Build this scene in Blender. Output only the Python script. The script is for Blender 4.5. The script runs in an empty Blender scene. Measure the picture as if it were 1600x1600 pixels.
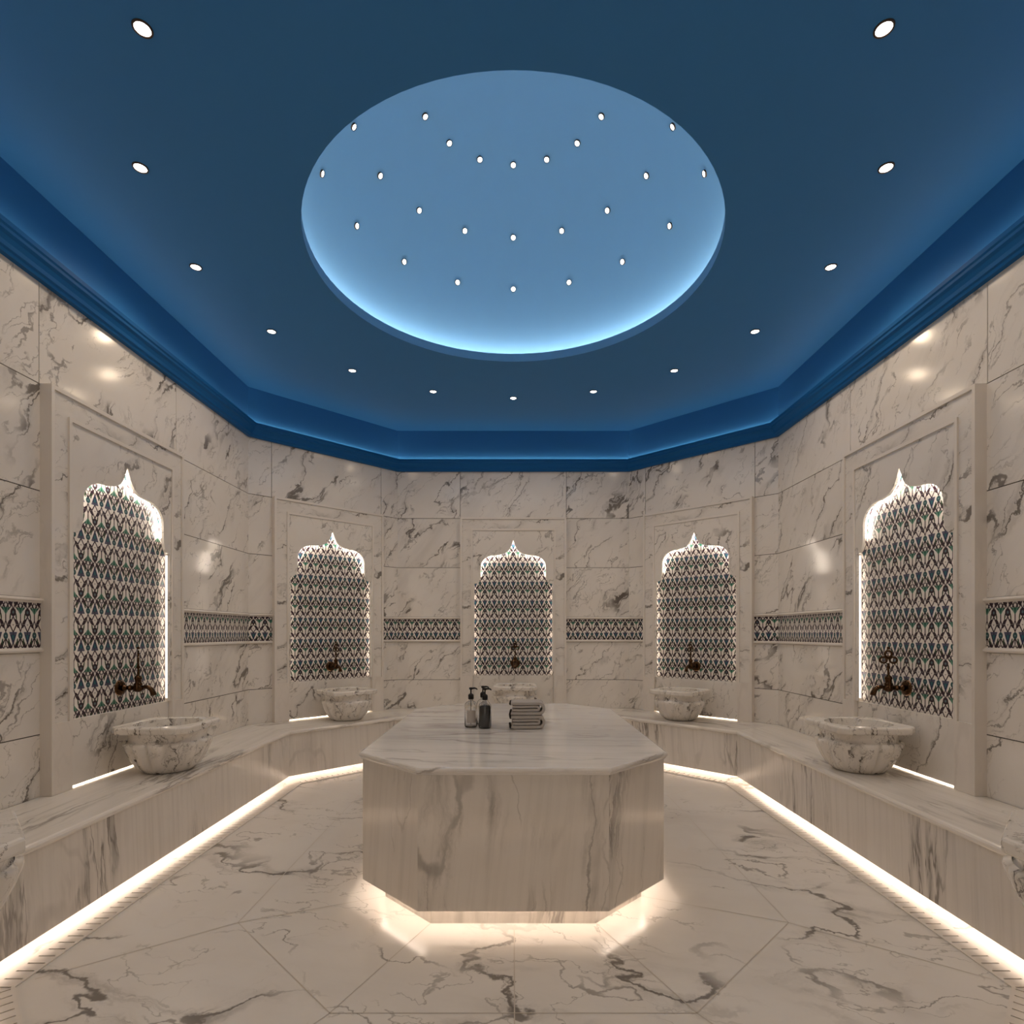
import bpy, math, random
from mathutils import Vector, Matrix

random.seed(7)
SC = bpy.context.scene
COL = SC.collection
PI = math.pi

# ------------------------------------------------------------------ tagging
def tag(o, label=None, cat=None, group=None, kind=None):
    if label: o['label'] = label
    if cat: o['category'] = cat
    if group: o['group'] = group
    if kind: o['kind'] = kind
    return o

def empty(name, mat=None, label=None, cat=None, group=None):
    o = bpy.data.objects.new(name, None)
    o.empty_display_size = 0.1
    COL.objects.link(o)
    if mat is not None: o.matrix_world = mat
    tag(o, label, cat, group)
    return o

# ------------------------------------------------------------------ mesh builder
class MB:
    def __init__(s):
        s.v, s.f, s.uv, s.m, s.sm = [], [], [], [], []
    def face(s, pts, uv=None, m=0, smooth=False, off=(0, 0)):
        pts = [Vector(p) for p in pts]
        b = len(s.v)
        s.v.extend(pts)
        s.f.append(tuple(range(b, b + len(pts))))
        if uv is None:
            n = Vector((0, 0, 0))
            for i in range(len(pts)):
                a, c = pts[i], pts[(i + 1) % len(pts)]
                n += a.cross(c)
            ax, ay, az = abs(n.x), abs(n.y), abs(n.z)
            if ay >= ax and ay >= az: uv = [(-p.x, p.z) for p in pts]
            elif ax >= az: uv = [(p.y, p.z) for p in pts]
            else: uv = [(p.x, p.y) for p in pts]
        s.uv.append([(u + off[0], w + off[1]) for u, w in uv])
        s.m.append(m); s.sm.append(smooth)
    def box(s, x0, x1, y0, y1, z0, z1, m=0, off=(0, 0)):
        p = [(x0,y0,z0),(x1,y0,z0),(x1,y1,z0),(x0,y1,z0),(x0,y0,z1),(x1,y0,z1),(x1,y1,z1),(x0,y1,z1)]
        for q in ((3,2,1,0),(4,5,6,7),(0,1,5,4),(1,2,6,5),(2,3,7,6),(3,0,4,7)):
            s.face([p[i] for i in q], None, m, False, off)
    def grid(s, rows, uvs=None, closed=False, m=0, smooth=True, off=(0, 0), flip=False):
        # rows: list of lists of points, quads between consecutive rows
        for i in range(len(rows) - 1):
            a, b = rows[i], rows[i + 1]
            n = len(a)
            for j in range(n if closed else n - 1):
                k = (j + 1) % n
                q = [a[j], a[k], b[k], b[j]]
                if uvs:
                    ua, ub = uvs[i], uvs[i + 1]
                    kk = j + 1
                    uq = [ua[j], ua[kk], ub[kk], ub[j]]
                else: uq = None
                if flip:
                    q.reverse()
                    if uq: uq = uq[::-1]
                s.face(q, uq, m, smooth, off)
    def prism(s, poly, axis_fn, t0, t1, m=0, off=(0, 0)):
        # poly: list of 2D points; axis_fn(px,py,t) -> 3D
        a = [axis_fn(x, y, t0) for x, y in poly]
        b = [axis_fn(x, y, t1) for x, y in poly]
        s.face(a[::-1], None, m, False, off)
        s.face(b, None, m, False, off)
        n = len(poly)
        for i in range(n):
            j = (i + 1) % n
            s.face([a[i], a[j], b[j], b[i]], None, m, False, off)
    def lathe(s, prof, seg=32, c=(0, 0, 0), rf=None, m=0, smooth=True, axis='z', caps=False, off=(0, 0)):
        rows, uvs = [], []
        L = 0; pr = None
        for r, z in prof:
            if pr: L += math.hypot(r - pr[0], z - pr[1])
            pr = (r, z)
            row, ur = [], []
            for k in range(seg):
                t = 2 * PI * k / seg
                rr = rf(t, r, z) if rf else r
                if axis == 'z': p = (c[0] + rr * math.cos(t), c[1] + rr * math.sin(t), c[2] + z)
                elif axis == 'y': p = (c[0] + rr * math.cos(t), c[1] + z, c[2] + rr * math.sin(t))
                else: p = (c[0] + z, c[1] + rr * math.cos(t), c[2] + rr * math.sin(t))
                row.append(p)
            mr = max(q[0] for q in prof)
            for k in range(seg + 1):
                ur.append((2 * PI * mr * k / seg, L))
            rows.append(row); uvs.append(ur)
        s.grid(rows, uvs, True, m, smooth, off, flip=(axis == 'y'))
        if caps:
            s.face(rows[0][::-1], None, m, False, off)
            s.face(rows[-1], None, m, False, off)
    def tube(s, pts, rad, seg=10, m=0, closed=False):
        pts = [Vector(p) for p in pts]
        n = len(pts)
        if not isinstance(rad, (list, tuple)): rad = [rad] * n
        rows = []
        ref = None
        for i in range(n):
            if closed: d = pts[(i + 1) % n] - pts[i - 1]
            else: d = pts[min(i + 1, n - 1)] - pts[max(i - 1, 0)]
            d.normalize()
            if ref is None: ref = Vector((0, 0, 1)) if abs(d.z) < .9 else Vector((1, 0, 0))
            x = (ref - d * ref.dot(d)).normalized(); y = d.cross(x); ref = x
            rows.append([pts[i] + (x * math.cos(2*PI*k/seg) + y * math.sin(2*PI*k/seg)) * rad[i] for k in range(seg)])
        if closed: rows.append(rows[0])
        s.grid(rows, None, True, m, True)
        if not closed:
            s.face(rows[0][::-1], None, m); s.face(rows[-1], None, m)
    def build(s, name, mats, parent=None, mat=None, merge=True):
        me = bpy.data.meshes.new(name)
        me.from_pydata([tuple(p) for p in s.v], [], s.f)
        lay = me.uv_layers.new(name='UVMap')
        i = 0
        for fu in s.uv:
            for uv in fu:
                lay.data[i].uv = uv; i += 1
        if not isinstance(mats, (list, tuple)): mats = [mats]
        for mm in mats: me.materials.append(mm)
        me.polygons.foreach_set('material_index', s.m)
        me.polygons.foreach_set('use_smooth', s.sm)
        if merge:
            import bmesh
            bm = bmesh.new(); bm.from_mesh(me)
            bmesh.ops.remove_doubles(bm, verts=bm.verts, dist=1e-5)
            bmesh.ops.recalc_face_normals(bm, faces=bm.faces)
            bm.to_mesh(me); bm.free()
        me.update()
        o = bpy.data.objects.new(name, me)
        COL.objects.link(o)
        if parent is not None: o.parent = parent
        if mat is not None: o.matrix_world = mat
        return o

def sub(name, o, parent):
    mw = o.matrix_world.copy(); o.parent = parent; o.matrix_world = mw
    return o

def copy_tree(o, parent=None):
    c = o.copy(); COL.objects.link(c)
    if parent is not None: c.parent = parent
    for ch in list(o.children): copy_tree(ch, c)
    return c

# ------------------------------------------------------------------ node expressions
class E:
    def __init__(s, nt, v): s.nt, s.v = nt, v
    def _m(s, op, *a):
        n = s.nt.nodes.new('ShaderNodeMath'); n.operation = op
        for i, x in enumerate((s,) + a):
            x = x.v if isinstance(x, E) else x
            if isinstance(x, (int, float)): n.inputs[i].default_value = x
            else: s.nt.links.new(x, n.inputs[i])
        return E(s.nt, n.outputs[0])
    def __add__(s, o): return s._m('ADD', o)
    __radd__ = __add__
    def __sub__(s, o): return s._m('SUBTRACT', o)
    def __rsub__(s, o): return E(s.nt, float(o))._m('SUBTRACT', s)
    def __mul__(s, o): return s._m('MULTIPLY', o)
    __rmul__ = __mul__
    def __truediv__(s, o): return s._m('DIVIDE', o)
    def lt(s, o): return s._m('LESS_THAN', o)
    def gt(s, o): return s._m('GREATER_THAN', o)
    def abs(s): return s._m('ABSOLUTE')
    def fract(s): return s._m('FRACT')
    def max(s, o): return s._m('MAXIMUM', o)
    def min(s, o): return s._m('MINIMUM', o)
    def sqrt(s): return s._m('SQRT')
    def pow(s, o): return s._m('POWER', o)
    def ss(s, a, b, c=0.0, d=1.0):
        n = s.nt.nodes.new('ShaderNodeMapRange'); n.interpolation_type = 'SMOOTHSTEP'
        s.nt.links.new(s.v, n.inputs[0])
        for i, x in enumerate((a, b, c, d)): n.inputs[i + 1].default_value = x
        return E(s.nt, n.outputs[0])

def new_mat(name):
    m = bpy.data.materials.new(name); m.use_nodes = True
    nt = m.node_tree
    return m, nt, nt.nodes['Principled BSDF']

def setp(b, **k):
    for a, v in k.items():
        b.inputs[a.replace('_', ' ')].default_value = v

def mixc(nt, fac, a, b):
    n = nt.nodes.new('ShaderNodeMix'); n.data_type = 'RGBA'
    for sock, x in ((n.inputs[0], fac), (n.inputs[6], a), (n.inputs[7], b)):
        x = x.v if isinstance(x, E) else x
        if isinstance(x, (int, float)): sock.default_value = x
        elif isinstance(x, tuple): sock.default_value = (*x, 1)
        else: nt.links.new(x, sock)
    return n.outputs[2]

def plain(name, col, rough=.5, metal=0, spec=.5, bump=0):
    m, nt, b = new_mat(name)
    setp(b, Base_Color=(*col, 1), Roughness=rough, Metallic=metal)
    b.inputs['Specular IOR Level'].default_value = spec
    n = nt.nodes.new('ShaderNodeTexNoise'); n.inputs['Scale'].default_value = 9
    tc = nt.nodes.new('ShaderNodeTexCoord'); nt.links.new(tc.outputs['Object'], n.inputs['Vector'])
    f = E(nt, n.outputs[0])
    nt.links.new(mixc(nt, f.ss(.3, .7, 0, .08), col, tuple(c * .85 for c in col)), b.inputs['Base Color'])
    if bump:
        n.inputs['Scale'].default_value = 260; n.inputs['Detail'].default_value = 4
        bp = nt.nodes.new('ShaderNodeBump'); bp.inputs['Strength'].default_value = bump; bp.inputs['Distance'].default_value = .003
        nt.links.new(n.outputs[0], bp.inputs['Height']); nt.links.new(bp.outputs[0], b.inputs['Normal'])
    return m

def emit(name, col, strength):
    m = bpy.data.materials.new(name); m.use_nodes = True
    nt = m.node_tree; nt.nodes.clear()
    o = nt.nodes.new('ShaderNodeOutputMaterial'); e = nt.nodes.new('ShaderNodeEmission')
    e.inputs[0].default_value = (*col, 1); e.inputs[1].default_value = strength
    nt.links.new(e.outputs[0], o.inputs[0])
    return m

BASE = (.76, .73, .69)
def marble(name, rot=55, stretch=2.2, scale=1.0, crack=1.0, smoke=1.0, streak=0.0, rough=.16, base=BASE, warp=.35, seed=0.0, dens=0.0):
    """white marble: thin jagged cracks, soft smoky bands along one direction, optional fine streaks"""
    m, nt, b = new_mat(name)
    uv = nt.nodes.new('ShaderNodeUVMap'); uv.uv_map = 'UVMap'
    mp = nt.nodes.new('ShaderNodeMapping'); mp.vector_type = 'TEXTURE'
    mp.inputs['Rotation'].default_value = (0, 0, math.radians(rot))
    mp.inputs['Location'].default_value = (seed, seed * .7, seed * .3)
    nt.links.new(uv.outputs[0], mp.inputs[0])
    def noise(sx, sy, detail=5, rough_=.55, dist=0.0, z=0.0, vec=None):
        q = nt.nodes.new('ShaderNodeMapping'); q.inputs['Scale'].default_value = (sx, sy, 1); q.inputs['Location'].default_value = (z * 3.1, z * 1.7, z)
        nt.links.new(vec or mp.outputs[0], q.inputs[0])
        n = nt.nodes.new('ShaderNodeTexNoise'); n.inputs['Scale'].default_value = 1
        n.inputs['Detail'].default_value = detail; n.inputs['Roughness'].default_value = rough_; n.inputs['Distortion'].default_value = dist
        nt.links.new(q.outputs[0], n.inputs['Vector'])
        return n
    # domain warp
    w = noise(2.3 * scale, 2.3 * scale, 6, .6, 0, 2.0)
    vm = nt.nodes.new('ShaderNodeVectorMath'); vm.operation = 'MULTIPLY_ADD'
    nt.links.new(w.outputs['Color'], vm.inputs[0]); vm.inputs[1].default_value = (warp, warp, 0); nt.links.new(mp.outputs[0], vm.inputs[2])
    wv = vm.outputs[0]
    s1 = scale
    n1 = E(nt, noise(1.3 * s1 / stretch, 1.5 * s1, 4, .5, 0, 1.0, wv).outputs[0])
    n2 = E(nt, noise(2.6 * s1 / stretch, 3.0 * s1, 3, .5, 0, 5.0, wv).outputs[0])
    k1 = E(nt, noise(1.6 * s1, 1.6 * s1, 2, .5, 0, 9.0).outputs[0])
    k2 = E(nt, noise(2.2 * s1, 2.2 * s1, 2, .5, 0, 13.0).outputs[0])
    d1 = (n1 - .5).abs(); d2 = (n2 - .47).abs()
    m1 = k1.ss(.46 - dens, .62 - dens); m2 = k2.ss(.50 - dens, .64 - dens)
    c1 = d1.ss(.002, .011, 1, 0) * m1 * (.85 * crack)
    c2 = d2.ss(.001, .010, 1, 0) * m2 * (.6 * crack)
    h1 = d1.ss(0, .055, 1, 0) * m1
    tex = E(nt, noise(5 * s1 / stretch, 11 * s1, 6, .7, .6, 21.0, wv).outputs[0])
    sm = h1 * tex.ss(.42, .72) * (.55 * smoke)
    sm2 = E(nt, noise(.8 * s1 / stretch, 1.6 * s1, 6, .6, .4, 31.0).outputs[0]).ss(.5, .8) * (.22 * smoke)
    n3 = E(nt, noise(5.2 * s1 / stretch, 6.0 * s1, 3, .55, 0, 71.0, wv).outputs[0])
    k3 = E(nt, noise(1.9 * s1, 1.9 * s1, 2, .5, 0, 75.0).outputs[0]).ss(.52 - dens, .62 - dens)
    c3 = (n3 - .5).abs().ss(.001, .012, 1, 0) * k3 * (.42 * crack)
    tot = c1.max(c2).max(c3).max(sm) + sm2
    if streak:
        st = E(nt, noise(.7, 26, 4, .65, 0, 41.0).outputs[0]).ss(.42, .75) * (.15 * streak)
        v3 = E(nt, noise(.55, 5.5, 5, .6, .3, 43.0, wv).outputs[0])
        mk = E(nt, noise(.9, 1.6, 2, .5, 0, 47.0).outputs[0]).ss(.48, .62)
        st2 = (v3 - .5).abs().ss(.0, .03, 1, 0) * mk * (.75 * streak)
        st3 = (v3 - .5).abs().ss(.0, .14, 1, 0) * mk * E(nt, noise(1.5, 30, 3, .6, 0, 49.0).outputs[0]).ss(.4, .7) * (.55 * streak)
        tot = tot + st.max(st2).max(st3)
    tot = tot.min(1.0)
    mott = E(nt, noise(3, 3, 5, .6, 0, 60.0).outputs[0]).ss(.3, .75, 0, .5)
    col = mixc(nt, mott, base, tuple(c * f for c, f in zip(base, (.93, .90, .87))))
    col = mixc(nt, tot, col, (.105, .088, .075))
    nt.links.new(col, b.inputs['Base Color'])
    b.inputs['Roughness'].default_value = rough
    b.inputs['Specular IOR Level'].default_value = .5
    return m

def iznik(name):
    """tulip, rosette and lily tile: every motif drawn with distance tests on the tile's own coordinates"""
    m, nt, b = new_mat(name)
    uv = nt.nodes.new('ShaderNodeUVMap'); uv.uv_map = 'UVMap'
    sp = nt.nodes.new('ShaderNodeSeparateXYZ'); nt.links.new(uv.outputs[0], sp.inputs[0])
    U, V = E(nt, sp.outputs[0]), E(nt, sp.outputs[1])
    a = ((U / .104 + .5).fract() - .5).abs()
    bb = .5 - a
    vv = V / .207
    def Y(c): return ((vv - (c - .5)).fract() - .5) * 1.99
    def rect(x, y, hx, y0, y1): return x.lt(hx) * y.gt(y0) * y.lt(y1)
    def disc(x, y, r): return (x * x + y * y).lt(r * r)
    def trap(x, y, y0, y1, w0, w1):
        w = (y - y0) * ((w1 - w0) / (y1 - y0)) + w0
        return (x - w).lt(0) * y.gt(y0) * y.lt(y1)
    def ell(x, y, cx, ang, hl, hw):
        ca, sa = math.cos(ang), math.sin(ang)
        dx = x - cx
        p = (dx * ca + y * sa) / hl; q = (y * ca - dx * sa) / hw
        return (p * p + q * q).lt(1)
    def rhomb(x, y, hw, hh, t):
        d = x / hw + y.abs() / hh - 1.0
        return d.abs().lt(t / hw)
    navy, plum, teal, green, olive = (.014, .018, .065), (.020, .006, .016), (.02, .12, .14), (.008, .10, .065), (.02, .05, .02)
    white = (.74, .70, .66)
    y0, yr, yf, yl = Y(0.0), Y(.564), Y(.02), Y(.60)
    yd, yd2 = Y(.27), Y(.79)
    dark = rhomb(a, Y(.28), .235, .36, .040)
    dark = dark.max(rhomb(bb, Y(.79), .235, .36, .040))
    dark = dark.max(rhomb(a, Y(.745), .115, .24, .034)).max(rhomb(bb, Y(.24), .115, .26, .034))
    dark = dark.max(ell(a, Y(.30), .27, math.radians(-60), .24, .098)).max(ell(bb, Y(.80), .27, math.radians(-60), .22, .098))
    dark = dark.max(rect(bb, Y(.42), .036, -.1, .3)).max(rect(bb, Y(-.12), .036, -.14, .24))
    dark = dark.max(ell(a, Y(-.27), .13, math.radians(-58), .19, .036)).max(ell(bb, Y(-.27), .13, math.radians(-58), .19, .036))
    dark = dark.max(disc(a, yd, .032)).max(disc(bb, Y(.77), .032))
    dark = dark.max(ell(bb, Y(.70), .10, math.radians(52), .15, .035)).max(ell(bb, Y(.635), .2, math.radians(40), .14, .035))
    lf = ell(a, Y(-.12), .28, math.radians(80), .16, .05).max(ell(a, Y(.47), .20, math.radians(100), .16, .045))
    tul = trap(a, y0, -.34, .21, .035, .27)
    tin = trap(a, y0, -.16, .06, .03, .10)
    stripe = tul * y0.gt(.07) * (((a + .02) * 15.0).fract()).lt(.22)
    ros = disc(a, yr, .19); rin = disc(a, yr, .07)
    flo = disc(bb, yf, .155); fin = disc(bb, yf, .04)
    lil = trap(bb, yl, -.16, .14, .04, .27)
    lin = (bb - .045 - (yl + .14) * .35).abs().lt(.016) * lil
    c = mixc(nt, dark, white, plum)
    c = mixc(nt, lf, c, olive)
    c = mixc(nt, tul, c, navy); c = mixc(nt, tin, c, teal); c = mixc(nt, stripe, c, (.30, .28, .32))
    c = mixc(nt, ros, c, plum); c = mixc(nt, rin, c, (.10, .16, .18))
    c = mixc(nt, flo, c, (.012, .06, .07)); c = mixc(nt, fin, c, (.2, .3, .3))
    c = mixc(nt, lil, c, green); c = mixc(nt, lin, c, (.25, .38, .32))
    # a hairline joint between the tiles
    j = ((V / .207 - .28).fract() - .5).abs().gt(.493)
    c = mixc(nt, j * .35, c, (.5, .46, .42))
    nt.links.new(c, b.inputs['Base Color'])
    setp(b, Roughness=.3)
    b.inputs['Specular IOR Level'].default_value = .35
    return m

WARM = (1.0, .81, .66)
M = {}
M['wall'] = marble('marble_wall', 52, 3.2, 1.4, 1.0, .9, rough=.14, dens=.055)
M['frame'] = marble('marble_frame', 4, 2.6, 1.6, 1.0, 1.2, rough=.22, seed=3.0, base=(.74, .71, .67), dens=.06)
M['plainm'] = marble('marble_plain', 80, 2.6, .5, .10, .25, rough=.25, seed=5.0, base=(.75, .71, .665))
M['panel'] = marble('marble_panel', 60, 2.2, 1.5, .9, 1.0, rough=.2, seed=11.0, dens=.06)
M['floor'] = marble('marble_floor', -18, 1.6, .85, 1.0, 1.0, rough=.24, seed=17.0, warp=.45, dens=.035)
M['front'] = marble('marble_front', 87, 2.5, .6, .25, .5, streak=1.0, rough=.22, seed=23.0, warp=.12, base=(.73, .695, .65))
M['body'] = marble('marble_body', 84, 3.0, .9, .5, 1.2, streak=.75, rough=.17, seed=29.4, warp=.2, base=(.70, .665, .62))
M['top'] = marble('marble_top', -6, 3.5, .9, .5, .9, streak=.8, rough=.12, seed=31.0, warp=.2, base=(.74, .72, .70))
M['slab'] = marble('marble_slab', 3, 3.5, .8, .4, .9, streak=.8, rough=.16, seed=37.0, warp=.15)
M['basin'] = marble('marble_basin', 74, 2.2, 3.2, 1.1, 1.0, rough=.2, seed=41.0, warp=.2, dens=.10)
M['tile'] = iznik('iznik_tile')
M['joint'] = plain('dark_joint_slot_shade', (.035, .028, .022), .8)
M['grout'] = plain('pale_grout', (.52, .47, .41), .7)
M['blue'] = plain('blue_paint', (.034, .195, .49), .55, spec=.25)
M['blue_trim'] = plain('blue_trim_paint', (.006, .105, .32), .5, spec=.15)
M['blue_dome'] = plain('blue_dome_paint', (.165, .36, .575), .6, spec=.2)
M['brass'] = plain('dark_brass', (.06, .032, .016), .2, metal=1)
M['bronze'] = plain('bronze_trim', (.09, .06, .045), .35, metal=.8)
M['black'] = plain('black_plastic', (.008, .007, .007), .45, spec=.3)
M['towel'] = plain('grey_towel', (.43, .40, .38), .95, spec=.1, bump=1.0)
M['hem'] = plain('black_hem', (.015, .013, .012), .9, spec=.1)
M['soap'] = plain('dark_soap', (.012, .011, .013), .2)
M['paper'] = plain('bottle_label', (.42, .38, .35), .6)
g, gnt, gb = new_mat('clear_glass')
setp(gb, Base_Color=(.93, .92, .91, 1), Roughness=.03, IOR=1.45); gb.inputs['Transmission Weight'].default_value = 1
M['glass'] = g
M['led_bench'] = emit('led_bench', WARM, 27)
M['led_table'] = emit('led_table', WARM, 30)
M['led_niche'] = emit('led_niche', (1, .85, .70), 48)
M['led_side'] = emit('led_niche_side', (1, .82, .66), 6)
M['led_sill'] = emit('led_sill', (1, .80, .60), 45)
M['led_cove'] = emit('led_cove', (1, .84, .62), 13)
M['led_dome'] = emit('led_dome', (1, .90, .80), 34)
M['lens'] = emit('downlight_lens', (1, .95, .90), 12)
M['star'] = emit('dome_spot_lens', (1, .95, .88), 6)

# ------------------------------------------------------------------ room dimensions (metres)
CY = 3.45                      # centre of the room and of the platform
EYE = 1.263
CEIL = 3.483
BENCH = .437
def octo(a, b, s):
    """corner points, counter-clockwise seen from above, starting at the right end of the back side"""
    p = [(s - b, b), (-(s - b), b), (-a, s - a), (-a, -(s - a)), (-(s - b), -b), (s - b, -b), (a, -(s - a)), (a, s - a)]
    return [(x, y + CY) for x, y in p]
def off(o, d): return (o[0] - d, o[1] - d, o[2] - d * math.sqrt(2))
WALL = (2.39, 2.80, 4.07)
SIDES = ['back', 'back_left', 'left', 'front_left', 'front', 'front_right', 'right', 'back_right']
# segment i runs from corner i to corner i+1
WP = octo(*WALL)
def frame_of(i):
    a = Vector((*WP[i], 0)); b = Vector((*WP[(i + 1) % 8], 0))
    mid = (a + b) / 2
    x = (b - a).normalized(); z = Vector((0, 0, 1)); y = z.cross(x)
    m = Matrix((x, y, z)).transposed().to_4x4(); m.translation = mid
    return m, (b - a).length
FR = {s: frame_of(i) for i, s in enumerate(SIDES)}   # local x along the wall, y into the room, z up

def sweep(mb, prof, segs, closed=False, m=0, smooth=False, offs=0.0):
    """prof: list of (octagon parameters, z); one mitred run per wall segment in segs"""
    rings = [([Vector((*p, z)) for p in octo(*o)]) for o, z in prof]
    n = len(prof)
    for s in segs:
        i = SIDES.index(s); j = (i + 1) % 8
        run = (rings[0][j] - rings[0][i]).normalized()
        mid = (rings[0][i] + rings[0][j]) / 2
        L = 0
        for k in range(n if closed else n - 1):
            k2 = (k + 1) % n
            d = (rings[k2][i] - rings[k][i]); dd = d - run * d.dot(run)
            q = [rings[k][i], rings[k][j], rings[k2][j], rings[k2][i]]
            uv = [((p - mid).dot(run), L if t < 2 else L + dd.length) for t, p in enumerate(q)]
            mb.face(q, uv, m, smooth, (offs + i * 3.37, i * 1.91))
            L += dd.length

# ------------------------------------------------------------------ floor
mb = MB()
mb.box(-3.2, 3.2, -.6, 6.6, -.2, 0)
def strip(mb, p, q, w, z, m):
    p, q = Vector((*p, z)), Vector((*q, z)); d = (q - p).normalized(); n = Vector((-d.y, d.x, 0)) * w / 2
    mb.face([p - n, q - n, q + n, p + n], None, m)
TAB = (.728, 1.09, 1.497)
ring = (1.20, 1.56, 2.17); pl = off(TAB, .115)
RP, PP = octo(*ring), octo(*pl)
EP = octo(1.745, 2.14, 3.12)
for i in range(8):
    strip(mb, RP[i], RP[(i + 1) % 8], .004, .0008, 1)
    strip(mb, PP[i], RP[i], .004, .0008, 1)
    strip(mb, RP[i], EP[i], .004, .0008, 1)
strip(mb, (.004, CY - 1.09 + .1), (.004, 1.2), .004, .0009, 1)
tag(mb.build('floor', [M['floor'], M['grout']], merge=False), 'grey-veined pale marble floor with thin joints running out from the platform', 'floor', kind='structure')

# ------------------------------------------------------------------ ceiling with the dome
HR = 1.2055
mb = MB()
N = 96
inn, out = [], []
for k in range(N):
    t = 2 * PI * k / N
    c, s = math.cos(t), math.sin(t)
    inn.append((HR * c, CY + HR * s, CEIL))
    f = min(3.0 / max(abs(c), 1e-6), 4.2 / max(abs(s), 1e-6))
    out.append((f * c, CY + f * s, CEIL))
mb.grid([inn, out], None, True, 0, False)
ceil = tag(mb.build('ceiling', M['blue']), 'dark blue painted ceiling with a round opening for the dome', 'ceiling', kind='structure')
mb = MB()
mb.lathe([(HR, CEIL), (HR, CEIL + .064), (HR + .12, CEIL + .064)], 96, (0, CY, 0), smooth=False)
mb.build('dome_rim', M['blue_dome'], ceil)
mb = MB()
RD, ZC = 1.298, CEIL - .01
prof = []
t0 = math.asin((CEIL + .064 - ZC) / RD)
for k in range(25):
    t = t0 + (PI / 2 - t0) * k / 24
    prof.append((max(RD * math.cos(t), .0005), ZC + RD * math.sin(t)))
mb.lathe(prof, 96, (0, CY, 0))
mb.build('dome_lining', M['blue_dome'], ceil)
mb = MB()
mb.lathe([(1.220, CEIL + .0665), (1.242, CEIL + .0665)], 96, (0, CY, 0), smooth=False)
mb.build('light_strip', M['led_dome'], ceil)

# ------------------------------------------------------------------ walls
ROWS = [(.36, .75), (.75, 1.165), (1.439, 1.98), (1.98, 2.521), (2.521, 3.10)]
G = .0025
for s in SIDES:
    fm, L = FR[s]
    h = L / 2
    mb = MB()
    if s == 'front':
        dw = .85
        for x0, x1, z0, z1 in ((-h - .05, -dw, 0, 3.05), (dw, h + .05, 0, 3.05), (-dw, dw, 2.3, 3.05), (-dw, dw, 0, .47)):
            mb.box(x0, x1, -.15, 0, z0, z1, 0, (random.random() * 9, random.random() * 9))
    else:
        mb.box(-h - .06, h + .06, -.16, -.006, -.1, 3.07, 1)
        for r, (z0, z1) in enumerate(ROWS):
            cuts = [-h - .004, -.583, .583, h + .004] if r == 4 else [-h - .004, -.3, .3, h + .004]
            for a, b in zip(cuts[:-1], cuts[1:]):
                o = (random.random() * 20, random.random() * 20)
                x0 = a + (G if a > -h else 0); x1 = b - (G if b < h else 0)
                mb.box(x0, x1, -.014, 0, z0 + G, z1 - G, 0, o)
        mb.box(-h - .004, h + .004, -.014, -.001, 1.165, 1.439, 0)
    mb.box(-h - .06, h + .06, -.16, 0, 3.05, CEIL, 2)
    w = tag(mb.build('wall_' + s, [M['wall'], M['joint'], M['blue']], None, fm), kind='structure')
    w['label'] = 'marble tiled wall on the %s side with blue painted cove above' % s.replace('_', ' ')
    w['category'] = 'wall'
    if s == 'front': continue
    for sg in (-1, 1):
        x0, x1 = (.578, h) if sg > 0 else (-h, -.578)
        us = 1.3 if (s in ('left', 'right')) else 1.0
        mb = MB()
        q = [(x0, .004, 1.188), (x1, .004, 1.188), (x1, .004, 1.414), (x0, .004, 1.414)]
        mb.face(q, [(-p[0] * us + .02, p[2] - 1.188 + .207 * .72) for p in q])
        for zz in ((1.188, 1.414),):
            mb.face([(x0, .004, 1.414), (x1, .004, 1.414), (x1, -.004, 1.414), (x0, -.004, 1.414)])
        mb.build('tile_frieze', M['tile'], w, fm)
        for z0, z1, up in ((1.165, 1.190, -1), (1.413, 1.439, 1)):
            mb = MB()
            pr = [(-.005, z0), (.012, z0), (.020, z0 + .006), (.022, (z0 + z1) / 2), (.012, z1 - .005), (.008, z1), (-.005, z1)]
            if up > 0: pr = [(y, z0 + z1 - z) for y, z in pr][::-1]
            mb.prism(pr, lambda y, z, t: (t, y, z), x0, x1)
            mb.build('frieze_moulding', M['plainm'], w, fm)

# cornice all round the room
mb = MB()
pr = [(.0, 3.032), (.030, 3.032), (.036, 3.045), (.046, 3.052), (.050, 3.072), (.062, 3.092), (.076, 3.104), (.078, 3.118), (.086, 3.126), (.088, 3.147), (.070, 3.149), (.060, 3.12), (.0, 3.12)]
sweep(mb, [(off(WALL, d), z) for d, z in pr], SIDES)
tr = tag(mb.build('trim_1', M['blue_trim']), 'deep blue stepped cornice running round the room above the tiles', 'cornice', kind='structure')
mb = MB()
sweep(mb, [(off(WALL, .008), 3.158), (off(WALL, .022), 3.156)], SIDES)
mb.build('light_strip', M['led_cove'], tr)

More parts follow.
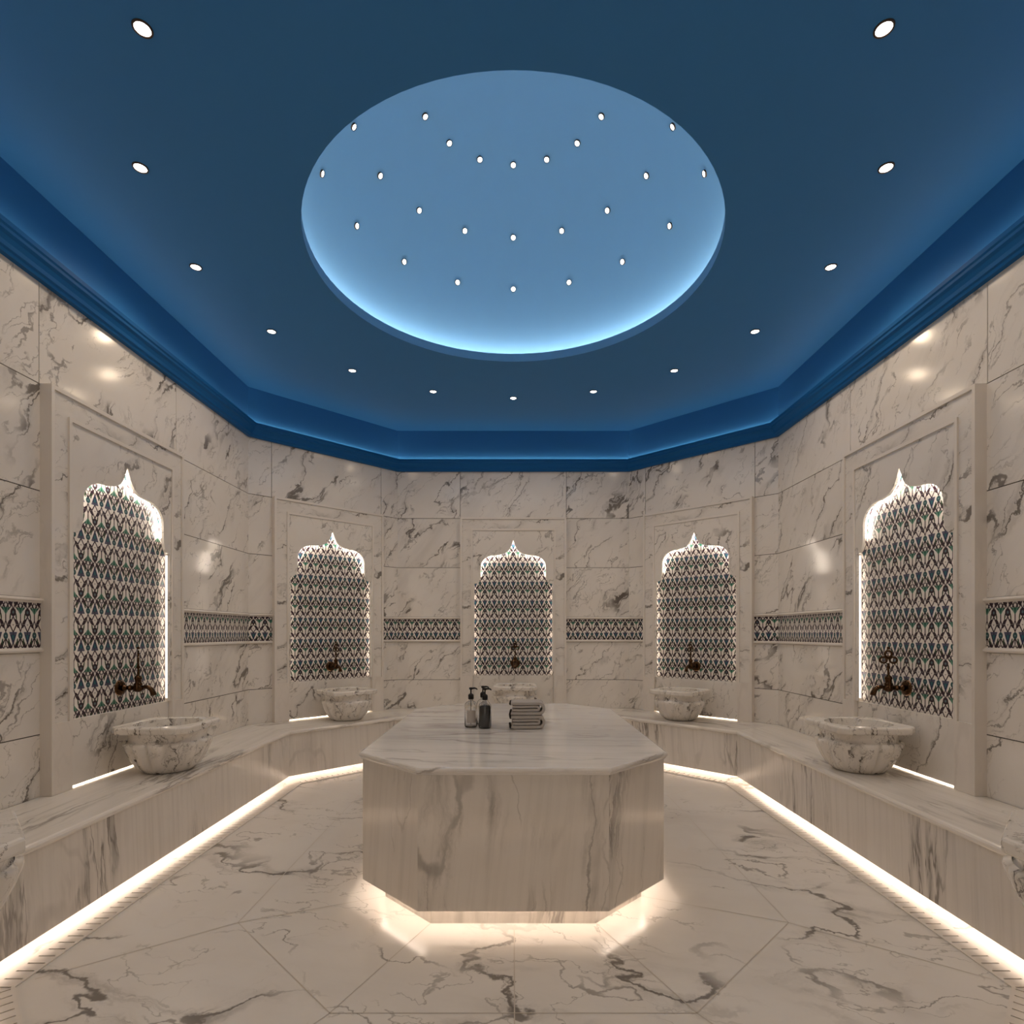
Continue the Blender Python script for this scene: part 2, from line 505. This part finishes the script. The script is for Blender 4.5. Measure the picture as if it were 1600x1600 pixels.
# ------------------------------------------------------------------ bench along the walls
BSEG = list(SIDES)
NOSE, FACE = (1.877, 2.27, 3.225), (1.893, 2.286, 3.25)
def octo2(a, b, s, sf):
    p = [(s - b, b), (-(s - b), b), (-a, s - a), (-a, -(sf - a)), (-(sf - b), -b), (sf - b, -b), (a, -(sf - a)), (a, s - a)]
    return [(x, y + CY) for x, y in p]
_octo = octo
def octo(a, b, s, sf=None):
    return _octo(a, b, s) if sf is None else octo2(a, b, s, sf)
def noff(d, base=NOSE):
    a, b, s = off(base, d)
    return (a, b, s, s + .115)
WALLF = (*WALL, WALL[2])
bench = empty('marble_bench', Matrix.Translation((0, CY, 0)), 'long marble bench with rounded edge running along the walls under the niches', 'bench')
mb = MB()
WALLF = (*off(WALL, .004), off(WALL, .004)[2])
pr = [(WALLF, BENCH)] + [(noff(-d), z) for d, z in ((.014, BENCH), (.005, BENCH - .004), (.0, BENCH - .012), (.0, BENCH - .022), (.005, BENCH - .030), (.014, BENCH - .034))] + [(WALLF, BENCH - .034)]
sweep(mb, pr, BSEG)
mb.build('seat_slab', M['slab'], bench, Matrix())
for s in BSEG:
    mb = MB()
    ff = lambda d: (*off(FACE, -d), off(FACE, -d)[2] + .115)
    sweep(mb, [(ff(0), .05), (ff(0), BENCH - .033), (ff(.03), BENCH - .033), (ff(.03), .05)], [s], True)
    mb.build('front_panel', M['front'], bench, Matrix())
mb = MB()
sweep(mb, [(ff(.36), .0), (ff(.36), .17), (ff(.03), .17)], BSEG)
mb.build('recess_lining', M['plainm'], bench, Matrix())
mb = MB()
sweep(mb, [(ff(.235), .142), (ff(.262), .142)], BSEG)
mb.build('light_strip', M['led_bench'], bench, Matrix())

# ------------------------------------------------------------------ drain grates in the floor
names = {'back': 'behind the platform along the back bench', 'back_left': 'along the bench in the rear left corner', 'left': 'along the left bench', 'right': 'along the right bench',
         'back_right': 'along the bench in the rear right corner', 'front_left': 'turning off at the lower left edge', 'front_right': 'turning off at the lower right edge'}
for s in [q for q in BSEG if q != 'front']:
    i = SIDES.index(s); j = (i + 1) % 8
    A = [Vector((*p, 0)) for p in octo(1.88, 2.273, 3.235, 3.35)]; B = [Vector((*p, 0)) for p in octo(1.772, 2.165, 3.083, 3.198)]
    run = (A[j] - A[i]).normalized(); inw = Vector((-run.y, run.x, 0))
    if (B[i] - A[i]).dot(inw) < 0: inw = -inw
    width = (B[i] - A[i]).dot(inw)
    mid = (A[i] + A[j]) / 2; half = (A[j] - A[i]).length / 2
    bi, bj = (B[i] - mid).dot(run), (B[j] - mid).dot(run)
    fmx = Matrix((run, inw, Vector((0, 0, 1)))).transposed().to_4x4(); fmx.translation = mid
    P = lambda x, y, z: (x, y, z)
    mb = MB()
    top, lo = .005, .0012
    def edge(y):   # run limits at depth y (mitred ends)
        t = y / width
        return -half + (bi + half) * t, half + (bj - half) * t
    def rail(y0, y1):
        a0, a1 = edge(y0); c0, c1 = edge(y1)
        q = [(a0, y0), (a1, y0), (c1, y1), (c0, y1)]
        mb.prism(q, P, lo, top)
    rail(.002, .030); rail(width - .012, width)
    y0, y1 = .030, width - .012
    a0, a1 = max(edge(y0)[0], edge(y1)[0]), min(edge(y0)[1], edge(y1)[1])
    n = int((a1 - a0) / .049); x = (a0 + a1) / 2 - n * .049 / 2
    for k in range(n):
        mb.box(x + k * .049 + .0035, x + (k + 1) * .049 - .0035, y0, y1, lo, top)
    for xe, sgn in ((x - .0035, -1), (x + n * .049 + .0035, 1)):
        e0, e1 = (edge(y0)[0], edge(y1)[0]) if sgn < 0 else (edge(y0)[1], edge(y1)[1])
        mb.prism([(xe, y0), (e0, y0), (e1, y1), (xe, y1)], P, lo, top)
    gr = empty('drain_grate', fmx, 'narrow slotted stone drain grate ' + names[s], 'drain grate', 'slotted drain grates along the bench')
    mb.build('grate_plate', M['plainm'], gr, fmx)
    mb = MB(); a0, a1 = edge(0); c0, c1 = edge(width)
    mb.prism([(a0, -.002), (a1, -.002), (c1, width - .004), (c0, width - .004)], P, .0003, .001)
    mb.build('slot_shade_sheet', M['joint'], gr, fmx)  # flat dark sheet on the floor, its colour stands for shade inside the slots

# ------------------------------------------------------------------ wall niches
def arch_half():
    """right half of the opening, from the sill up to the tip (half width, height)"""
    p = [(.424, .80), (.424, 1.800)]
    p += [(.392, 1.803), (.372, 1.822), (.360, 1.86), (.356, 1.90), (.355, 1.985)]
    for k in range(1, 10):      # shoulder
        t = k / 9 * PI / 2
        p.append((.355 - .155 * (1 - math.cos(t)), 1.985 + .125 * math.sin(t)))
    p += [(.165, 2.113), (.125, 2.119), (.092, 2.130), (.064, 2.148), (.042, 2.172), (.026, 2.200), (.012, 2.235), (.0, 2.272)]
    return p
ARCH = arch_half()
def offset_path(pts, d):
    o = []
    for i, p in enumerate(pts):
        a = Vector(pts[max(i - 1, 0)]); b = Vector(pts[min(i + 1, len(pts) - 1)])
        t = (b - a).normalized(); n = Vector((t.y, -t.x))
        q = Vector(p) + n * d
        o.append((max(q.x, 0.0), q.y))
    return o
OW, IW, TOPZ, IT = .578, .441, 2.523, 2.378      # outer half width, inner half width, outer top, inner top
def make_niche(side, where, flip):
    fm, L = FR[side]
    r = empty('wall_niche', fm, where, 'wall niche', 'arched tiled niches on the walls')
    def U(mb, x1, x0, zt, zb, w0, w1, m=0, bt=.0):
        # an upside-down U: two posts and a head between half widths x0 < x1
        mb.box(x0, x1, w0, w1, zb, zt, m); mb.box(-x1, -x0, w0, w1, zb, zt, m)
        mb.box(-x0, x0, w0, w1, zt - bt, zt, m)
    mb = MB(); U(mb, OW - .021, IW + .020, TOPZ - .021, .80, 0, .050, 0, TOPZ - .041 - IT); fr = mb.build('frame', M['frame'], r, fm)
    mb = MB(); U(mb, OW, OW - .021, TOPZ, .80, 0, .060, 0, .021); sub('', mb.build('outer_bead', M['plainm'], None, fm), fr)
    mb = MB(); U(mb, IW + .020, IW, IT + .020, .80, 0, .060, 0, .020); sub('', mb.build('inner_bead', M['plainm'], None, fm), fr)
    for sg in (-1, 1):
        mb = MB(); x = sorted((sg * OW, sg * IW)); mb.box(x[0], x[1], 0, .060, BENCH + .001, .80); mb.build('pilaster_base', M['plainm'], r, fm)
    # arched panel standing off the tiles
    mb = MB()
    for sg in (-1, 1):
        poly = [(sg * x, z) for x, z in ARCH] + [(0, IT), (sg * IW, IT), (sg * IW, .80)]
        mb.prism(poly, lambda x, z, t: (x, t, z),   .034, .052, 0, (2.3 * SIDES.index(side), 1.1 * SIDES.index(side)))
    ap = mb.build('arch_panel', M['panel'], r, fm, merge=False)
    mb = MB()
    q = [(-IW, .006, .795), (IW, .006, .795), (IW, .006, IT), (-IW, .006, IT)]
    k = -1 if flip else 1
    mb.face(q, [(-p[0], k * (p[2] - .80 + .03)) for p in q])
    mb.face([(-IW, .006, .795), (IW, .006, .795), (IW, .0, .795), (-IW, .0, .795)])
    mb.build('tile_panel', M['tile'], r, fm, merge=False)
    mb = MB(); mb.box(-IW + .0008, IW - .0008, 0.015, .034, BENCH + .009, .80, 0, (SIDES.index(side) * 1.7, 0)); lp = mb.build('lower_panel', M['panel'], r, fm)
    # light strip following the arch behind the panel
    o1 = offset_path([(.424, .82)] + ARCH[1:], .022)
    o1[-1] = (0.0, o1[-1][1] + .01)
    hi = [q for q in o1 if q[1] >= 1.87]
    mb = MB()
    for sg in (-1, 1):
        for a, b in zip(hi[:-1], hi[1:]):
            mb.face([(sg * a[0], .030, a[1]), (sg * b[0], .030, b[1]), (sg * b[0], .014, b[1]), (sg * a[0], .014, a[1])])
    sub('light_strip', mb.build('light_strip', M['led_niche'], None, fm), ap)
    for sg in (-1, 1):
        mb = MB(); x = sg * .438
        mb.face([(x, .030, .82), (x, .030, 1.79), (x, .014, 1.79), (x, .014, .82)])
        sub('light_strip', mb.build('light_strip', M['led_side'], None, fm), ap)
    mb = MB(); mb.box(-IW + .01, IW - .01, .004, .013, BENCH + .0115, BENCH + .013); sub('light_strip', mb.build('light_strip', M['led_sill'], None, fm), lp)
    return r
make_niche('back', 'lit arched marble niche in the back wall, straight behind the platform', False)
make_niche('back_left', 'lit arched marble niche in the left corner wall beside the back niche', False)
make_niche('back_right', 'lit arched marble niche in the right corner wall beside the back niche', False)
make_niche('left', 'large lit arched marble niche in the left side wall', True)
make_niche('right', 'large lit arched marble niche in the right side wall', False)

# ------------------------------------------------------------------ basins
def csq(t, h=.226, c=.055):
    """radius of a chamfered square at angle t"""
    x, y = abs(math.cos(t)), abs(math.sin(t))
    return min(h / max(x, y, 1e-6), (2 * h - c) / (x + y))
def make_basin():
    r = empty('wash_basin')
    mb = MB()
    lob = lambda t, rr, z: rr * (1 + (.13 * abs(math.sin(7 * t)) ** .6 - .085) * max(0.0, min(1.0, (z - .01) / .05)) * (1.0 if z < .188 else 0.0))
    mb.lathe([(.02, .0), (.128, .0), (.140, .006), (.168, .035), (.190, .075), (.208, .115), (.221, .150), (.226, .170), (.223, .183), (.214, .1885)], 128, rf=lob)
    mb.lathe([(.212, .184), (.206, .190), (.206, .214), (.210, .228), (.215, .243)], 128)
    mb.lathe([(.178, .284), (.172, .25), (.155, .15), (.120, .09), (.05, .07), (.002, .068)], 64)
    mb.build('bowl', M['basin'], r)
    mb = MB()
    def rim(t, rr, z): return rr if rr < .20 else csq(t) - (.25 - rr)
    mb.lathe([(.185, .243), (.240, .243), (.247, .247), (.25, .254), (.25, .276), (.246, .283), (.238, .286), (.186, .286), (.180, .283), (.176, .270)], 96, rf=rim, smooth=False)
    mb.build('rim', M['basin'], r)
    return r
proto = make_basin()
BAS = [('left', 0, .30, 'round-bellied marble basin on the left side bench below the large niche'),
       ('right', 0, .30, 'round-bellied marble basin on the right side bench below the large niche'),
       ('back_left', 0, .335, 'marble basin with lobed bowl on the left corner bench'),
       ('back_right', 0, .335, 'marble basin with lobed bowl on the right corner bench'),
       ('back', -.02, .335, 'marble basin on the back bench, half hidden behind the towels'),
       ('front_left', 0, .366, 'nearest marble basin on the left, only the corner of its rim and bowl in sight'),
       ('front_right', 0, .366, 'nearest marble basin on the right, only the corner of its rim and bowl in sight')]
for k, (s, u, w, lab) in enumerate(BAS):
    b = proto if k == 0 else copy_tree(proto)
    b.matrix_world = FR[s][0] @ Matrix.Translation((u, w, BENCH + .0005)) @ Matrix.Rotation(0 if k % 2 else PI, 4, 'Z')
    tag(b, lab, 'basin', 'marble basins on the bench')

# ------------------------------------------------------------------ brass taps
def make_tap():
    r = empty('wall_tap')
    mb = MB()   # plate on the tiles, axis y
    mb.lathe([(.002, .018), (.030, .017), (.040, .013), (.049, .006), (.050, .0)], 36, axis='y')
    mb.build('wall_plate', M['brass'], r)
    mb = MB()
    mb.lathe([(.012, .015), (.019, .020), (.020, .030), (.013, .036), (.012, .050), (.018, .056), (.018, .064), (.014, .070), (.016, .085), (.024, .095), (.026, .110), (.024, .125), (.016, .134), (.012, .140), (.001, .143)], 24, axis='y')
    mb.lathe([(.022, .0), (.024, .015), (.017, .022), (.018, .040), (.022, .046), (.020, .058), (.010, .066), (.009, .07)], 20, (0, .11, .01))
    mb.build('valve_body', M['brass'], r)
    mb = MB()
    pts = [(0, .125, 0), (0, .150, .006), (0, .172, .004), (0, .190, -.010), (0, .200, -.030), (0, .204, -.046)]
    mb.tube(pts, [.011, .012, .013, .014, .016, .017], 14)
    mb.build('spout', M['brass'], r)
    mb = MB()
    mb.lathe([(.006, .07), (.006, .105), (.010, .112), (.010, .120), (.006, .127), (.008, .14)], 14, (0, .11, .01))
    for a, rr in ((90, .030), (205, .026), (335, .026)):     # three-lobed ring handle
        cx, cz = .028 * math.cos(math.radians(a)), .17 + .026 * math.sin(math.radians(a))
        mb.tube([(cx + .018 * math.cos(t * PI / 9), .11, .01 + cz + .018 * math.sin(t * PI / 9)) for t in range(18)], .006, 8, closed=True)
    mb.lathe([(.001, .0), (.008, .003), (.009, .010), (.005, .016), (.001, .018)], 12, (0, .11, .233))
    mb.lathe([(.001, .0), (.007, .004), (.007, .010), (.001, .014)], 12, (0, .11, .172))
    mb.build('handle', M['brass'], r)
    return r
pt = make_tap()
TAPS = [('left', 0, 0, 'dark brass tap on the tiles of the left side niche'), ('right', 0, 35, 'dark brass tap on the tiles of the right side niche'),
        ('back_left', 0, 0, 'dark brass tap in the left corner niche'), ('back_right', 0, 0, 'dark brass tap in the right corner niche'),
        ('back', -.02, 0, 'dark brass tap in the back niche above the towels')]
for k, (s, u, rot, lab) in enumerate(TAPS):
    t = pt if k == 0 else copy_tree(pt)
    t.matrix_world = FR[s][0] @ Matrix.Translation((u, .006, .93))
    tag(t, lab, 'tap', 'brass taps in the niches')
    h = [c for c in t.children if c.name.startswith('handle')][0]
    ang = {'left': 33, 'right': 57, 'back_left': 30, 'back_right': -30, 'back': 12}[s]
    h.matrix_local = Matrix.Translation((0, .11, 0)) @ Matrix.Rotation(math.radians(ang), 4, 'Z') @ Matrix.Translation((0, -.11, 0))

# ------------------------------------------------------------------ central marble platform
TOP = .703
plat = empty('marble_platform', Matrix.Translation((0, CY, 0)), 'large elongated octagonal marble platform in the middle of the room, lit underneath', 'platform')
mb = MB()
pr = [(off(TAB, d), z) for d, z in ((.012, TOP), (.004, TOP - .003), (.0, TOP - .010), (.0, TOP - .016), (.005, TOP - .022), (.008, TOP - .024), (.010, TOP - .032), (.018, TOP - .034))]
sweep(mb, pr, SIDES)
for d, z in ((.012, TOP), (.018, TOP - .034)):
    mb.face([(*p, z) for p in octo(*off(TAB, d))])
mb.build('top_slab', M['top'], plat, Matrix())
for s in SIDES:
    mb = MB()
    sweep(mb, [(off(TAB, .017), .10), (off(TAB, .017), TOP - .034), (off(TAB, .05), TOP - .034), (off(TAB, .05), .10)], [s], True)
    mb.build('side_panel', M['body'], plat, Matrix())
mb = MB()
sweep(mb, [(off(TAB, .115), .0), (off(TAB, .115), .155), (off(TAB, .045), .155)], SIDES)
mb.build('plinth', M['front'], plat, Matrix())
mb = MB()
sweep(mb, [(off(TAB, .096), .147), (off(TAB, .108), .147)], SIDES)
mb.build('light_strip', M['led_table'], plat, Matrix())

# ------------------------------------------------------------------ bottles
def make_bottle(full, label):
    r = empty('pump_bottle')
    mb = MB()
    sq = lambda t, rr, z: rr
    outer = [(.002, .0), (.030, .0), (.036, .004), (.038, .012), (.038, .128), (.035, .141), (.026, .150), (.014, .156), (.0125, .160), (.0125, .172)]
    inner = [(.0095, .172), (.0095, .158), (.022, .147), (.031, .138), (.0345, .126), (.0345, .012), (.030, .006), (.002, .005)]
    mb.lathe(outer + inner, 40)
    gl = mb.build('glass_body', M['glass'], r)
    if full:
        mb = MB(); mb.lathe([(.001, .0065), (.029, .0065), (.0335, .0125), (.0335, .122), (.029, .134), (.001, .134)], 32); mb.build('soap', M['soap'], gl)
    if label:
        mb = MB()
        for k in range(12):
            a0, a1 = math.radians(-130 + 80 * k / 12), math.radians(-130 + 80 * (k + 1) / 12)
            R = .0386
            mb.face([(R * math.cos(a0), R * math.sin(a0), .03), (R * math.cos(a1), R * math.sin(a1), .03), (R * math.cos(a1), R * math.sin(a1), .105), (R * math.cos(a0), R * math.sin(a0), .105)])
        mb.build('label', M['paper'], gl)
        mb = MB(); mb.tube([(0, 0, .17), (0, 0, .012)], .0025, 8); mb.build('dip_tube', M['paper'], gl)
    mb = MB()
    mb.lathe([(.013, .166), (.0165, .167), (.0165, .190), (.013, .196), (.006, .200), (.0045, .203), (.0045, .222), (.010, .224), (.011, .234), (.009, .236), (.001, .237)], 24)
    mb.tube([(.002, 0, .230), (.022, 0, .231), (.033, 0, .228), (.038, 0, .222)], [.006, .005, .004, .0035], 10)
    mb.build('pump', M['black'], r)
    return r
BOT = [(-.252, 3.385, 0, True, 8, 'clear glass pump bottle with a pale label, leftmost of the three'),
       (-.167, 3.352, True, False, 12, 'glass pump bottle holding dark soap, standing in front'),
       (-.186, 3.480, 0, False, 20, 'clear pump bottle half hidden behind the dark soap bottle')]
for x, y, full, lab, rz, txt in BOT:
    b = make_bottle(full, lab)
    b.matrix_world = Matrix.Translation((x, y, TOP + .0004)) @ Matrix.Rotation(math.radians(rz), 4, 'Z')
    tag(b, txt, 'bottle', 'pump bottles on the platform')

# ------------------------------------------------------------------ folded towels
def make_towel():
    r = empty('folded_towel')
    T = .0175
    def ribbon(mb, path, y0, y1, t):
        P = [Vector(p) for p in path]
        L, R = [], []
        for i, p in enumerate(P):
            d = (P[min(i + 1, len(P) - 1)] - P[max(i - 1, 0)]).normalized(); n = Vector((-d.y, d.x))
            e = t / 2 * (.75 if i in (0, len(P) - 1) else 1)
            L.append(p + n * e); R.append(p - n * e)
        loop = L + R[::-1]
        yy = [y0, y0 + .004, y1 - .004, y1]; ins = [.003, 0, 0, .003]
        rows = []
        for y, q in zip(yy, ins):
            row = []
            for i, p in enumerate(L + R[::-1]):
                c = (P + P[::-1])[i]
                v = (p - c); pp = c + v * (1 - q / (t / 2))
                row.append((pp.x, y, pp.y))
            rows.append(row)
        mb.grid(rows, None, True, 0, True)
        n = len(P)
        for row, fl in ((rows[0], False), (rows[-1], True)):
            for i in range(n - 1):
                q = [row[i], row[i + 1], row[2 * n - 2 - i], row[2 * n - 1 - i]]
                mb.face(q[::-1] if fl else q, None, 0, False)
    def upath(xl, xr, zb, zt, wob):
        p = []
        for k in range(9):
            x = xl + (xr - xl) * k / 8; p.append((x, zb + wob * math.sin(3 + 5 * k / 8)))
        rr = (zt - zb) / 2
        for k in range(1, 8):
            t = -PI / 2 + PI * k / 8; p.append((xr + rr * math.cos(t) * .95, (zb + zt) / 2 + rr * math.sin(t)))
        for k in range(9):
            x = xr + (xl - xr) * k / 8; p.append((x, zt + wob * math.sin(1 + 6 * k / 8)))
        return p
    mb = MB()
    ribbon(mb, upath(-.098, .066, .0105, .0685, .0006), -.075, .075, T)
    mb.build('outer_fold', M['towel'], r)
    mb = MB()
    ribbon(mb, upath(-.090, .056, .0300, .0500, .0008), -.072, .074, .0150)
    mb.build('inner_fold', M['towel'], r)
    mb = MB()
    for z in (.012, .067):
        mb.tube([(-.1005, -.070, z), (-.1005, .070, z)], .0075, 8)
    mb.build('hem', M['hem'], r)
    return r
tw = make_towel()
tx, ty = .083, 3.375
tw.matrix_world = Matrix.Translation((tx, ty, TOP + .0015)) @ Matrix.Rotation(math.radians(2), 4, 'Z')
tag(tw, 'folded grey towel with dark hem, lower one on the marble platform', 'towel', 'folded grey towels')
t2 = copy_tree(tw)
t2.matrix_world = Matrix.Translation((tx + .002, ty + .002, TOP + .0805)) @ Matrix.Rotation(math.radians(-1), 4, 'Z')
tag(t2, 'folded grey towel with dark hem, upper one of the pair', 'towel')

# ------------------------------------------------------------------ ceiling downlights
def make_down():
    r = empty('ceiling_downlight')
    mb = MB()
    mb.lathe([(.0275, .004), (.0275, -.004), (.030, -.006), (.034, -.004), (.035, .0)], 32)
    mb.build('trim_ring', M['bronze'], r)
    mb = MB()
    mb.lathe([(.028, -.0015), (.0005, -.0015)], 32, smooth=False)
    mb.build('lens', M['lens'], r)
    return r
ORD = ['', 'first', 'second', 'third', 'fourth', 'fifth', 'sixth']
pd = make_down()
first = True
for k in range(-6, 7):
    a = math.radians(22.5 * k)
    d = pd if first else copy_tree(pd); first = False
    d.matrix_world = Matrix.Translation((1.925 * math.sin(a), CY + 1.925 * math.cos(a), CEIL - .0005))
    if k == 0: lab = 'round recessed ceiling downlight in front of the back wall, middle of the ring'
    else: lab = 'round recessed ceiling downlight, %s to the %s of the one at the back wall' % (ORD[abs(k)], 'left' if k < 0 else 'right')
    tag(d, lab, 'downlight', 'recessed downlights round the dome')
for k in range(16):
    a = math.radians(22.5 * k)
    li = bpy.data.lights.new('downlight_lamp', 'SPOT')
    li.energy = 14.5; li.color = (1, .77, .54); li.spot_size = math.radians(165); li.spot_blend = 1.0; li.shadow_soft_size = .045
    lo = bpy.data.objects.new('downlight_lamp', li); COL.objects.link(lo)
    lo.location = (1.925 * math.sin(a), CY + 1.925 * math.cos(a), CEIL - .03)

# ------------------------------------------------------------------ star spots in the dome
def make_star():
    r = empty('dome_spotlight')
    mb = MB(); mb.lathe([(.0165, .002), (.0165, -.006), (.0195, -.007), (.021, .004)], 20); mb.build('trim_ring', M['bronze'], r)
    mb = MB(); mb.lathe([(.0170, -.003), (.0005, -.003)], 20, smooth=False); mb.build('lens', M['star'], r)
    return r
ps = make_star(); first = True
for ring_, rr, z, kk in (('highest', .62, EYE + 3.35, 3), ('middle', .971, EYE + 3.073, 4), ('lowest', 1.159, EYE + 2.785, 4)):
    for k in range(-kk, kk + 1):
        a = math.radians(22.5 * k)
        p = Vector((rr * math.sin(a), rr * math.cos(a), z - ZC)).normalized()
        d = ps if first else copy_tree(ps); first = False
        q = Vector((0, 0, 1)).rotation_difference(p).to_matrix().to_4x4()
        d.matrix_world = Matrix.Translation(Vector((0, CY, ZC)) + p * (RD - .004)) @ q
        if k == 0: lab = 'tiny star-like dome spotlight, middle one of the %s curved row' % ring_
        else: lab = 'tiny star-like dome spotlight, %s to the %s in the %s row' % (ORD[abs(k)], 'left of the middle' if k < 0 else 'right of the middle', ring_)
        tag(d, lab, 'spotlight', 'star spotlights in the blue dome')

# ------------------------------------------------------------------ added warm world fill through the front opening, camera, view
w = bpy.data.worlds.new('World'); SC.world = w; w.use_nodes = True
bg = w.node_tree.nodes['Background']; bg.inputs[0].default_value = (1, .84, .68, 1); bg.inputs[1].default_value = .55

cd = bpy.data.cameras.new('Camera'); cam = bpy.data.objects.new('Camera', cd); COL.objects.link(cam)
cd.sensor_width = 36; cd.lens = 36 * 889 / 1600; cd.sensor_fit = 'HORIZONTAL'
cd.shift_x = -2 / 1600; cd.shift_y = 189 / 1600
cd.clip_start = .03
cam.location = (0, 0, EYE); cam.rotation_euler = (PI / 2, 0, 0)
SC.camera = cam
SC.view_settings.view_transform = 'Standard'; SC.view_settings.look = 'None'
SC.view_settings.exposure = 0.0; SC.view_settings.gamma = 1; SC.view_settings.use_curve_mapping = False
SC.cycles.use_denoising = True
SC.cycles.max_bounces = 10; SC.cycles.diffuse_bounces = 5; SC.cycles.transmission_bounces = 10
SC.cycles.sample_clamp_indirect = 6
SC.cycles.caustics_refractive = False; SC.cycles.caustics_reflective = False
